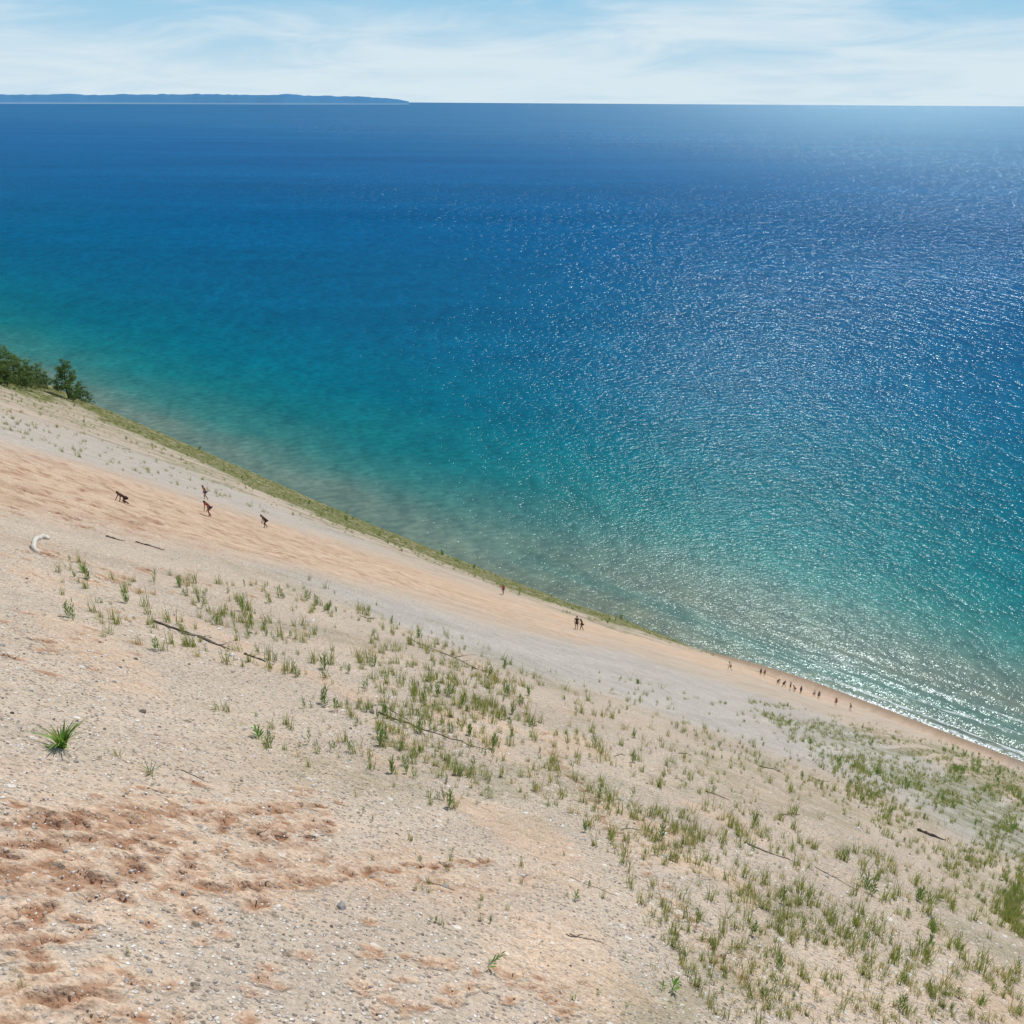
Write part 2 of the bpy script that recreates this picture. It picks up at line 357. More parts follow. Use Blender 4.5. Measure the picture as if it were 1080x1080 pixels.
# ------------------------------------------------------------------ water
W=90000
ow=mesh_obj('lake_water',[(-W,-2000,0),(W,-2000,0),(W,W,0),(-W,W,0)],[(0,1,2,3)],M_water)
tag(ow,'blue and turquoise rippled lake water','water',kind='structure')
# ------------------------------------------------------------------ headland
def headland():
    px=np.linspace(-260,431,300)
    dist=np.interp(px,[-260,0,300,431],[26000,29000,33000,39000])
    top=np.interp(px,[-260,0,40,120,200,260,310,340,370,400,418,431],[100.6,101.4,100.8,101.1,100.4,101.2,101.2,102.4,103.0,103.9,105.2,107.6])
    hor=np.interp(px,[0,1080],[104.,111.])
    top=top-(fbm(px/18,px*0,4,3)-.5)*1.8
    h=np.clip(137+(hor-top)*dist/F,2,None)
    vs=[];fs=[]
    d=np.stack([(px-540)/F,(540-104)/F*np.ones_like(px),-np.ones_like(px)],1)@camRn.T
    az=np.arctan2(d[:,0],d[:,1])
    rings=[(0,0),(300,.12),(900,.6),(1600,1.0),(3000,.9),(5000,0)]
    for i in range(len(px)):
        for k,(dd,hf) in enumerate(rings):
            D=dist[i]+dd
            vs.append((math.sin(az[i])*D,math.cos(az[i])*D,h[i]*hf*(1+(vnoise(px[i]/4,k*3.,2)-.5)*.10)-3*(hf==0)))
    m=len(rings)
    for i in range(len(px)-1):
        for k in range(m-1): fs.append((i*m+k,(i+1)*m+k,(i+1)*m+k+1,i*m+k+1))
    mt,nt,out=newmat('hazy_forested_headland'); b=NB(nt)
    geo=b.n('ShaderNodeNewGeometry'); z=b.n('ShaderNodeSeparateXYZ',ins={0:geo.outputs['Position']}).outputs[2]
    n=b.noise(geo.outputs['Position'],.0008,4)
    c=b.mix(n,(.075,.23,.42),(.10,.27,.47)); c=b.mix(b.mr(z,55,20,0,.7),c,(.24,.37,.47))  # bluish atmospheric haze painted into the base colour, paler strip at the foot
    p=b.n('ShaderNodeBsdfDiffuse',ins={'Color':c}); nt.links.new(p.outputs[0],out.inputs[0])
    o=mesh_obj('headland_hills',vs,fs,mt,True); tag(o,'low hazy forested headland across the lake','hills',kind='structure')
headland()
# ------------------------------------------------------------------ plants
M_grass=simple('beach_grass_blades',(.26,.31,.07),.7,.35,3,.2,.35)
M_dry=simple('dry_beach_grass',(.50,.43,.16),.8,.3,3,.2,.35)
M_leaf=simple('green_sand_plant_leaf',(.19,.29,.06),.6,.35,6,.3,.35)
M_pale=simple('pale_sagewort_leaf',(.36,.40,.24),.8,.25,6,.2,.3)
M_stem=simple('plant_stem',(.26,.24,.09),.8)
M_fresh=simple('bright_green_leaf',(.20,.38,.06),.6,.3,6,.3,.4)
M_wood=simple('weathered_driftwood',(.20,.165,.13),.9,.4,14)
M_bleach=simple('bleached_driftwood',(.56,.52,.45),.85,.25,14)
M_dark=simple('dark_driftwood',(.10,.08,.062),.9,.4,14)
PM=[M_grass,M_dry,M_leaf,M_pale,M_stem,M_fresh]
def blade(v,f,mi,base,ang,lean,h,w,m,seg=3,wide=False):
    dx,dy=math.cos(ang),math.sin(ang); px,py=-dy,dx; i0=len(v)
    for k in range(seg+1):
        u=k/seg; o=lean*h*u*u; z=h*u*(1-.25*lean*u); ww=w*(math.sin(max(.12,u*.97)*math.pi)**.6 if wide else (1-u*.9))*.5
        x=base[0]+dx*o; y=base[1]+dy*o
        v.append((x-px*ww,y-py*ww,base[2]+z)); v.append((x+px*ww,y+py*ww,base[2]+z))
    for k in range(seg): f.append((i0+2*k,i0+2*k+1,i0+2*k+3,i0+2*k+2)); mi.append(m)
def grass_mesh(r,h=.4,n=16,spread=.06,w=.012,dry=.3):
    v,f,mi=[],[],[]
    for i in range(n):
        a=r.uniform(0,6.28); q=r.uniform(0,spread)
        blade(v,f,mi,(q*math.cos(a),q*math.sin(a),-.04),r.uniform(0,6.28),r.uniform(.05,.7),h*r.uniform(.5,1.1),w,1 if r.random()<dry else 0)
    return v,f,mi
def sprig_mesh(r,h=.4,stems=2,mat=2,ls=1.0):
    v,f,mi=[],[],[]
    for s_ in range(stems):
        a=r.uniform(0,6.28); lx,ly=r.uniform(-.2,.2),r.uniform(-.2,.2); hh=h*r.uniform(.6,1.1)
        bx,by=r.uniform(-.06,.06),r.uniform(-.06,.06)
        blade(v,f,mi,(bx,by,-.04),math.atan2(ly,lx),math.hypot(lx,ly),hh,.010,4)
        nl=int(10+hh*26)
        for k in range(nl):
            u=.12+.88*k/nl; la=k*2.4+r.uniform(-.4,.4); L=(.085-.035*u)*r.uniform(.7,1.3)*min(1.4,hh/.35)*ls
            ox=bx+lx*hh*u*u; oy=by+ly*hh*u*u; z=hh*u*.95-.04
            dx,dy=math.cos(la),math.sin(la); w=L*.16; up=L*r.uniform(.9,1.8)
            i0=len(v)
            v+= [(ox,oy,z),(ox+dx*L*.5-dy*w,oy+dy*L*.5+dx*w,z+up*.55),(ox+dx*L,oy+dy*L,z+up),(ox+dx*L*.5+dy*w,oy+dy*L*.5-dx*w,z+up*.5)]
            f.append((i0,i0+1,i0+2,i0+3)); mi.append(mat)
    return v,f,mi
R_=random.Random(5)
kinds=[]
for i in range(6): kinds.append(('g',*grass_mesh(R_,.43,R_.randint(8,18),.10,.016,.25)))
for i in range(4): kinds.append(('d',*grass_mesh(R_,.37,R_.randint(9,18),.13,.014,.8)))
for i in range(5): kinds.append(('s',*sprig_mesh(R_,.36,R_.randint(1,3),2)))
for i in range(2): kinds.append(('p',*sprig_mesh(R_,.28,R_.randint(2,4),3)))
kmesh=[]
KN={'g':'beach_grass_tuft','d':'dry_grass_tuft','s':'leafy_sand_plant','p':'pale_sand_plant'}
KL={'g':'thin green beach grass tuft rooted in gravelly sand','d':'yellowed dry grass tuft rooted in gravelly sand','s':'upright green leafy plant growing from bare sand','p':'pale grey-green leafy plant growing from sand'}
for k,v,f,mi in kinds:
    o=mesh_obj(KN[k],v,f,PM,False,mi,link=False); kmesh.append(o.data)
def sample(poly,n,clump,thr,seed,csc=(3,1.6)):
    xs=np.array([p[0] for p in poly]); ys=np.array([p[1] for p in poly])
    P=np.stack([rng.uniform(xs.min(),xs.max(),n*4),rng.uniform(ys.min(),ys.max(),n*4)],1)
    ins=np.zeros(len(P),bool)
    for i in range(len(poly)):
        a=poly[i]; c=poly[(i+1)%len(poly)]
        if a[1]==c[1]: continue
        ins^=((a[1]>P[:,1])!=(c[1]>P[:,1]))&(P[:,0]<(c[0]-a[0])*(P[:,1]-a[1])/(c[1]-a[1])+a[0])
    r=cast(P[ins]); r=r[(r[:,4]>0)&(r[:,2]>1.0)]
    if clump:
        nz=fbm(r[:,0]/csc[0],r[:,1]/csc[1],3,seed); r=r[nz+rng.normal(0,.07,len(nz))>thr]
    return r[:n]
pl=[]
def addp(r,kchoices,sc):
    for q in r:
        k=random.choices(range(len(kinds)),weights=[kchoices.get(x[0],0) for x in kinds])[0]
        near=min(1.12,max(.62,q[3]/24))
        u=random.random()**1.5
        pl.append((q[0],q[1],q[3],k,(sc[0]+(sc[1]-sc[0])*u)*near))
addp(sample([(60,590),(330,612),(560,700),(520,860),(330,830),(60,650)],360,True,.46,2),{'g':6,'d':2,'s':2,'p':.6},(.48,1.4))
addp(sample([(180,610),(330,620),(560,710),(560,800),(380,770),(240,690)],420,True,.46,12),{'g':6,'d':2,'s':2},(.5,1.45))
addp(sample([(380,640),(560,695),(800,785),(1079,890),(1079,1079),(760,1079),(600,860),(400,790)],1500,True,.46,4),{'g':8,'d':6,'s':.8,'p':.2},(.46,1.42))
addp(sample([(640,820),(1079,960),(1079,1079),(800,1079)],360,True,.50,24,(1.8,1.2)),{'g':5,'d':6,'s':.3},(.46,1.25))
addp(sample([(520,900),(700,900),(800,1079),(560,1079)],30,False,0,0),{'g':4,'d':3,'s':1},(.4,1))
addp(sample([(0,600),(250,700),(420,1079),(0,1079)],14,False,0,0),{'g':1,'d':3,'s':1,'p':2},(.3,.7))
addp(sample([(280,700),(520,800),(520,1000),(420,960)],44,False,0,0),{'g':3,'d':2,'s':1,'p':1},(.4,1.))
addp(sample([(780,735),(900,757),(1079,808),(1079,990),(900,840)],2600,True,.535,33,(70,1.7)),{'g':7,'d':3,'s':.8},(.55,1.25))
addp(sample([(985,775),(1079,804),(1079,850),(1000,815)],300,True,.52,16,(8,2)),{'g':5,'s':4},(1.0,2.2))
addp(sample([(600,700),(820,755),(1079,830),(1079,960),(700,770)],800,True,.48,8),{'g':7,'d':4,'s':1},(.5,1.15))
addp(sample([(0,388),(100,428),(240,490),(400,558),(600,632),(815,700),(830,716),(600,647),(400,574),(240,508),(100,452),(0,418)],3200,True,.40,70,(7,3)),{'g':8,'d':2,'s':2},(.9,2.0))
addp(sample([(0,380),(100,420),(240,482),(400,550),(600,626),(830,700),(830,712),(600,636),(400,564),(240,497),(100,436),(0,396)],2200,True,.50,71,(7,7)),{'g':7,'d':1,'s':4},(1.4,3.6))
addp(sample([(0,405),(100,442),(240,504),(400,570),(400,582),(240,528),(100,488),(0,456)],650,True,.5,72),{'g':6,'d':4},(.7,1.5))
pl.sort(key=lambda q:-q[4]/q[2])
for (s_,t_,d_,k,sc) in pl[:300]:
    kk=kinds[k][0]
    o=bpy.data.objects.new(KN[kk],kmesh[k]); coll.objects.link(o)
    o.location=wpos(s_,t_); o.rotation_euler=(random.uniform(-.15,.15),random.uniform(-.15,.15),random.uniform(0,6.28)); o.scale=(sc,)*3
    tag(o,KL[kk],'plant','small plants scattered over the dune')
VV=[];FF=[];MI=[];off=0
for (s_,t_,d_,k,sc) in pl[300:]:
    v=np.array(kinds[k][1])*sc; 
    if d_>60: v=v*np.array([1.9,1.9,1.0])
    a=random.uniform(0,6.28); c_,s2=math.cos(a),math.sin(a)
    w=wpos(s_,t_); vv=np.stack([v[:,0]*c_-v[:,1]*s2+w.x,v[:,0]*s2+v[:,1]*c_+w.y,v[:,2]+w.z],1)
    VV.append(vv); FF.append(np.array(kinds[k][2])+off); MI+=kinds[k][3]; off+=len(vv)
VV=np.concatenate(VV); FF=np.concatenate(FF)
me=bpy.data.meshes.new('beach_grass'); me.vertices.add(len(VV)); me.vertices.foreach_set('co',VV.astype(np.float32).ravel())
me.loops.add(FF.size); me.loops.foreach_set('vertex_index',FF.ravel().astype(np.int32)); me.polygons.add(len(FF)); me.polygons.foreach_set('loop_start',np.arange(0,FF.size,4,dtype=np.int32))
for m_ in PM: me.materials.append(m_)
me.polygons.foreach_set('material_index',np.array(MI,dtype=np.int32)); me.update(calc_edges=True)
o=bpy.data.objects.new('beach_grass',me); coll.objects.link(o); tag(o,'sparse green and yellow beach grass on the dune','grass',kind='stuff')
def big_plant(px,py,h,stems,mat,name,label,lean=None,w=1.6,ls=1.0):
    r=cast1(px,py); rr=random.Random(int(px))
    v,f,mi=sprig_mesh(rr,h,stems,mat,ls)
    v=[(x*w,y*w,z) for x,y,z in v]
    o=mesh_obj(name,v,f,PM,False,mi); o.location=wpos(r[0],r[1])
    if lean: o.rotation_euler=lean
    tag(o,label,'plant')
def spiky_plant(px,py,h,n,label,mats=(2,0),w=.016,lean=(.3,1.5)):
    r=cast1(px,py); rr=random.Random(int(px)); v,f,mi=[],[],[]
    for i in range(n):
        a=rr.uniform(0,6.28); q=rr.uniform(0,.06)
        blade(v,f,mi,(q*math.cos(a),q*math.sin(a),-.03),a+rr.uniform(-.5,.5),rr.uniform(*lean),h*rr.uniform(.5,1.05),w,rr.choice(mats),4,True)
    o=mesh_obj('leafy_sand_plant',v,f,PM,False,mi); o.location=wpos(r[0],r[1]); tag(o,label,'plant')
spiky_plant(66,788,.44,60,'spiky bright green plant alone on gravel sand',(5,5,0),.026,(.1,1.1))
spiky_plant(160,816,.24,30,'pale thin-leaved plant on gravel sand',(3,3,1),.010,(.2,.9))
spiky_plant(125,798,.18,22,'small pale thin-leaved plant on gravel sand',(3,1),.010,(.2,.9))
big_plant(517,1020,.40,1,5,'leafy_sand_plant','single leaning green sprig beside sandy footprints',(.1,.5,0),1.0,1.0)
big_plant(604,948,.24,1,5,'leafy_sand_plant','small upright green sprig on bare gravel')
big_plant(703,1042,.28,2,5,'leafy_sand_plant','small leaning green sprig on bare gravel',(0,.3,0))
big_plant(276,778,.32,2,5,'leafy_sand_plant','small dark green upright plant on gravel')
spiky_plant(772,1005,.28,12,'slender green grassy plant on gravel sand',(0,5),.012,(.1,.7))
spiky_plant(89,604,.46,22,'bright green grassy plant near pale log',(0,5),.022,(.1,.7))
# ------------------------------------------------------------------ pebbles
def rock(r,s):
    t=(1+5**.5)/2; base=[(-1,t,0),(1,t,0),(-1,-t,0),(1,-t,0),(0,-1,t),(0,1,t),(0,-1,-t),(0,1,-t),(t,0,-1),(t,0,1),(-t,0,-1),(-t,0,1)]
    sc=(r.uniform(.7,1.3),r.uniform(.7,1.3),r.uniform(.4,.8))
    return [tuple(c*s/1.9*k*r.uniform(.85,1.15) for c,k in zip(p,sc)) for p in base]
ICO=[(0,11,5),(0,5,1),(0,1,7),(0,7,10),(0,10,11),(1,5,9),(5,11,4),(11,10,2),(10,7,6),(7,1,8),(3,9,4),(3,4,2),(3,2,6),(3,6,8),(3,8,9),(4,9,5),(2,4,11),(6,2,10),(8,6,7),(9,8,1)]
M_r=[simple('grey_pebble',(.34,.32,.30)),simple('tan_pebble',(.46,.38,.30)),simple('pale_pebble',(.72,.69,.64)),simple('dark_pebble',(.15,.13,.11))]
r0=sample([(0,600),(500,720),(1079,900),(1079,1079),(0,1079)],7500,True,.36,77,(2,2))
vs=[];fs=[];mi=[]
for q in r0:
    sc=.010*(1+random.expovariate(1.8))*max(.8,min(2.,q[3]/14)); w=wpos(q[0],q[1]); i0=len(vs)
    vs+=[(p[0]+w.x,p[1]+w.y,p[2]+w.z) for p in rock(R_,sc)]; fs+=[(a+i0,b_+i0,c+i0) for a,b_,c in ICO]; mi+=[random.choices(range(4),[3,4,5,1.4])[0]]*20
o=mesh_obj('gravel',vs,fs,M_r,False,mi); tag(o,'loose pebbles scattered over the sand','gravel',kind='stuff')
for (px,py,sz,m_) in [(360,957,.08,0),(205,890,.04,3),(232,858,.04,2),(392,752,.09,3),(245,692,.10,2),(393,702,.10,2),(330,655,.12,2),(470,935,.05,0),(145,900,.035,3),(700,880,.08,2)]:
    r=cast1(px,py); v=rock(R_,sz); o=mesh_obj('stone',v,ICO,M_r[m_],False); o.location=wpos(r[0],r[1],sz*.15)
    tag(o,['grey rounded stone on gravel sand','tan stone on gravel sand','pale stone lying on gravel sand','dark brown stone on gravel sand'][m_],'stone','loose stones on the dune')
# ------------------------------------------------------------------ driftwood
def tube(v,f,pts,rads,sides=7):
    i0=len(v)
    for i,p in enumerate(pts):
        d=(pts[min(i+1,len(pts)-1)]-pts[max(i-1,0)]).normalized()
        a=d.orthogonal().normalized(); b_=d.cross(a)
        ref=Vector((0,0,1)); a=(ref-d*ref.dot(d)).normalized() if abs(d.z)<.95 else a; b_=d.cross(a)
        for k in range(sides):
            t=k/sides*6.2832; rr=rads[i]*(1+.18*math.sin(3*t+i))
            v.append(tuple(p+a*math.cos(t)*rr+b_*math.sin(t)*rr))
    for i in range(len(pts)-1):
        for k in range(sides):
            f.append((i0+i*sides+k,i0+i*sides+(k+1)%sides,i0+(i+1)*sides+(k+1)%sides,i0+(i+1)*sides+k))
    f.append(tuple(i0+k for k in range(sides))[::-1]); f.append(tuple(i0+(len(pts)-1)*sides+k for k in range(sides)))
def driftwood(pix,r0_,r1_,mat,label,twigs=3,lift=0.0,name='driftwood_branch',n=16,jit=.030,grp=None):
    ends=[cast1(*p) for p in pix]; pts=[];rad=[]
    L=math.hypot(ends[0][0]-ends[-1][0],ends[0][1]-ends[-1][1])
    ja=jb=0
    for k in range(n):
        fk=k/(n-1)*(len(ends)-1); i=min(int(fk),len(ends)-2); w=fk-i; w2=w
        ja=ja*.7+random.uniform(-jit,jit)*L; jb=jb*.7+random.uniform(-jit,jit)*L
        s_=ends[i][0]*(1-w2)+ends[i+1][0]*w2+ja; t_=ends[i][1]*(1-w2)+ends[i+1][1]*w2+jb
        u=k/(n-1); rr=(r0_*(1-u)+r1_*u)*random.uniform(.85,1.15)
        pts.append(wpos(s_,t_,rr*random.uniform(-.1,.8)+lift*math.sin(u*math.pi)*L)); rad.append(rr)
    org=pts[0].copy(); pts=[p-org for p in pts]; v,f=[],[]; tube(v,f,pts,rad)
    for k in range(twigs):
        i=random.randint(2,n-3); d=(pts[i+1]-pts[i-1]).normalized(); side=d.cross(Vector((0,0,1))).normalized()*random.choice((-1,1))
        L2=(pts[-1]-pts[0]).length*random.uniform(.1,.25); q=[]
        for j in range(5):
            u=j/4; p=pts[i]+(d*.7+side*.6)*L2*u+Vector((0,0,random.uniform(0,.03)+.12*u*L2)); 
            ss,tt=w2st(p.x+org.x,p.y+org.y); p.z=max(p.z,ground_at(ss,tt)-org.z+.005); q.append(p)
        tube(v,f,q,[rad[i]*.5*(1-.7*j/4) for j in range(5)],5)
    o=mesh_obj(name,v,f,mat,True); o.location=org; tag(o,label,'driftwood',grp); return o
driftwood([(49,568),(42,568),(36,571),(33,576),(35,581),(40,584)],.095,.075,M_bleach,'curved bleached white driftwood log on sand',0,0.0,'driftwood_log',19,.006)
driftwood([(162,655),(195,667),(240,684)],.05,.015,M_dark,'long dark forked branch lying on gravel sand',4)
driftwood([(190,668),(215,672),(236,684)],.035,.015,M_wood,'grey dry branch beside a longer branch',2)
driftwood([(400,752),(440,768),(480,780),(512,792)],.032,.010,M_dark,'long thin dark stick half buried in sand',5)
driftwood([(405,745),(430,760)],.025,.010,M_wood,'short grey stick on sand',1)
driftwood([(112,566),(132,571)],.05,.02,M_wood,'short weathered branch on sand',1)
driftwood([(143,572),(172,580)],.05,.02,M_dark,'crooked dark branch on sand',2)
driftwood([(258,690),(280,698)],.04,.02,M_dark,'short dark stick on gravel sand',1)
driftwood([(272,878),(300,883),(352,881)],.014,.006,M_wood,'slender grey stick beside footprints',2)
driftwood([(785,890),(812,900),(832,906)],.035,.012,M_wood,'thin weathered stick on gravel sand',2)
driftwood([(968,876),(982,882),(996,886)],.10,.04,M_dark,'dark driftwood chunk on gravel slope',1)
driftwood([(600,925),(650,945)],.008,.004,M_wood,'very thin root strand on sand',2)
driftwood([(450,930),(478,938)],.010,.004,M_wood,'tiny dry twig on gravel sand',1)
driftwood([(430,672),(500,705),(530,712)],.03,.012,M_wood,'long grey branch among grass tufts',4)
driftwood([(600,985),(640,996)],.008,.004,M_dark,'tiny dark twig on gravel sand',1)
driftwood([(190,812),(215,822)],.010,.005,M_wood,'thin dry twig on gravel sand',1)
driftwood([(860,915),(905,940)],.02,.008,M_wood,'fine dry stick among grass tufts',2)
for k in range(13):
    x=random.uniform(180,900); y=random.uniform(640,1040)
    if y<600+.38*(x-300) and x>300: y+=150
    if y>1060 or (x<560 and y>830): continue
    Lp=random.uniform(10,26); sl=random.uniform(-.1,.6); dd=cast1(x,y)[3]
    driftwood([(x,y),(x+Lp*.5,y+Lp*.5*sl+random.uniform(-3,3)),(x+Lp,y+Lp*sl)],.0006*dd+.003,.0003*dd+.002,random.choice((M_wood,M_dark)),'thin dry twig lying on gravelly sand',1,0.0,'driftwood_twig',9,.06,'dry twigs scattered over the dune')
# ------------------------------------------------------------------ trees and shrubs
M_bark=simple('tree_bark',(.14,.11,.08),.9)
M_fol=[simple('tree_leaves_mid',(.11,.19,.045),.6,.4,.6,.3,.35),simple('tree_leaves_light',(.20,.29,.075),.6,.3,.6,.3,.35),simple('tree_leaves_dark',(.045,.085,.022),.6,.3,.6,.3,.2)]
def tree_parts(h,wd,seed,low=.15,nl=4800):
    r=random.Random(seed); tv,tf=[],[]
    pts=[Vector((math.sin(k*.9+seed)*.025*h,math.cos(k*.7)*.015*h,h*.9*k/7-.5*(k==0))) for k in range(8)]
    tube(tv,tf,pts,[h*.024*(1-k/7*.85) for k in range(8)],8)
    cl=[]
    for k in range(20):
        u=low+(.93-low)*((k+r.random())/20); b0=pts[min(7,int(u*7))]; a=k*2.4+r.uniform(-.6,.6); prof=math.sin(min(1,(u-low)/(1-low)*.8+.22)*math.pi)**.5
        L=wd*.5*prof*r.uniform(.45,1.2); e=b0+Vector((math.cos(a)*L,math.sin(a)*L,h*.10*r.uniform(.3,1.5)))
        mid=(b0+e)/2+Vector((0,0,-.02*h)); tube(tv,tf,[b0,mid,e],[h*.009,h*.006,h*.003],5)
        for j in range(4): cl.append((e+(b0-e)*r.uniform(0,.75)+Vector((r.gauss(0,.05),r.gauss(0,.05),r.gauss(0,.03)))*h,h*r.uniform(.05,.105)))
    cl.append((pts[-1]+Vector((0,0,.05*h)),h*.06)); cl.append((pts[-1]+Vector((.03*h,0,-.04*h)),h*.08))
    lv,lf,lm=[],[],[]
    for k in range(nl):
        c,rad=cl[k%len(cl)]
        d=Vector((r.gauss(0,1),r.gauss(0,1),r.gauss(0,.8))).normalized()*rad*r.uniform(.3,1.2); p=c+d
        n=(d.normalized()+Vector((r.gauss(0,.6),r.gauss(0,.6),r.gauss(0,.6)))).normalized(); a=n.orthogonal().normalized(); b_=n.cross(a); s=h*r.uniform(.011,.021)
        i0=len(lv); lv+=[tuple(p+a*s),tuple(p+b_*s*.6),tuple(p-a*s),tuple(p-b_*s*.6)]; lf.append((i0,i0+1,i0+2,i0+3))
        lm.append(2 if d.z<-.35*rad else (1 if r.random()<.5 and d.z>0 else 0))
    return tv,tf,lv,lf,lm
def place_tree(px,py,hpx,asp,seed,label,name='poplar_tree',cat='tree',low=.15,grp=None):
    r=cast1(px,py); h=hpx*r[3]/F
    tv,tf,lv,lf,lm=tree_parts(h,h*asp,seed,low)
    e=bpy.data.objects.new(name,None); coll.objects.link(e); e.location=wpos(r[0],r[1]); e.empty_display_size=.5
    a=mesh_obj('trunk',tv,tf,M_bark,True); b_=mesh_obj('crown',lv,lf,M_fol,False,lm)
    a.parent=e; b_.parent=e; tag(e,label,cat,grp)
place_tree(73,421,39,.58,3,'slim green poplar tree on the grassy dune edge',low=.08)
place_tree(86,423,20,.8,9,'smaller round green poplar tree on the dune edge',low=.08)
place_tree(94,425,12,1.2,13,'low green shrub on the dune edge','shrub','shrub',.05)
for i,(px,py,hp) in enumerate([(-22,402,42),(-8,402,38),(3,402,34),(13,404,30),(23,406,29),(33,408,26),(42,408,23),(50,410,17),(8,408,20),(28,411,16)]):
    place_tree(px,py,hp,1.05,20+i,'dense dark green shrub in a thicket on the dune edge','shrub','shrub',.03,'thicket of shrubs on the dune edge')
# ------------------------------------------------------------------ people
def skin_mesh(name,joints,edges,root,mat,sub=1,link=True):
    names=list(joints); idx={n:i for i,n in enumerate(names)}
    me=bpy.data.meshes.new(name); me.from_pydata([joints[n][0] for n in names],[(idx[a],idx[b_]) for a,b_ in edges],[])
    o=bpy.data.objects.new(name,me); coll.objects.link(o)
    sk=o.modifiers.new('s','SKIN'); sk.use_smooth_shade=True; sk.branch_smoothing=.3
    for n in names:
        d=me.skin_vertices[0].data[idx[n]]; r=joints[n][1]; d.radius=(r,r) if not isinstance(r,tuple) else r; d.use_root=(n==root)
    o.modifiers.new('u','SUBSURF').levels=sub; o.modifiers['u'].render_levels=sub
    dg=bpy.context.evaluated_depsgraph_get(); m2=bpy.data.meshes.new_from_object(o.evaluated_get(dg)); m2.name=name
    bpy.data.objects.remove(o); m2.materials.clear(); m2.materials.append(mat); m2.polygons.foreach_set('use_smooth',[True]*len(m2.polygons))
    return m2
def pose(kind):
    if kind=='stand': return dict(pel=(0,0,.93),che=(0,.0,1.32),nk=(0,.01,1.50),hd=(0,.03,1.62),el=[(-.24,-.04,1.14),(.24,-.04,1.14)],ha=[(-.25,.06,.90),(.25,.06,.90)],kn=[(-.1,.03,.49),(.11,.03,.49)],an=[(-.11,-.01,.08),(.14,-.02,.08)])
    if kind=='walk': return dict(pel=(0,.0,.86),che=(0,.14,1.22),nk=(0,.20,1.38),hd=(0,.26,1.49),el=[(-.24,.2,1.02),(.24,-.02,1.02)],ha=[(-.2,.42,.98),(.27,.02,.78)],kn=[(-.1,.32,.62),(.11,.0,.42)],an=[(-.1,.30,.27),(.11,-.27,-.08)])
    if kind=='bend': return dict(pel=(0,-.06,.80),che=(0,.17,1.10),nk=(0,.27,1.24),hd=(0,.35,1.33),el=[(-.24,.26,.90),(.24,.20,.90)],ha=[(-.16,.36,.68),(.2,.30,.66)],kn=[(-.12,.22,.58),(.12,.06,.42)],an=[(-.12,.14,.17),(.12,-.16,-.02)])
    if kind=='crawl': return dict(pel=(0,-.16,.42),che=(0,.14,.70),nk=(0,.24,.82),hd=(0,.32,.91),el=[(-.25,.28,.50),(.25,.32,.54)],ha=[(-.22,.36,.28),(.24,.46,.35)],kn=[(-.17,.12,.30),(.17,-.06,.14)],an=[(-.14,-.08,.03),(.15,-.36,-.16)])
def lerp(a,b_,u): return tuple(a[i]*(1-u)+b_[i]*u for i in range(3))
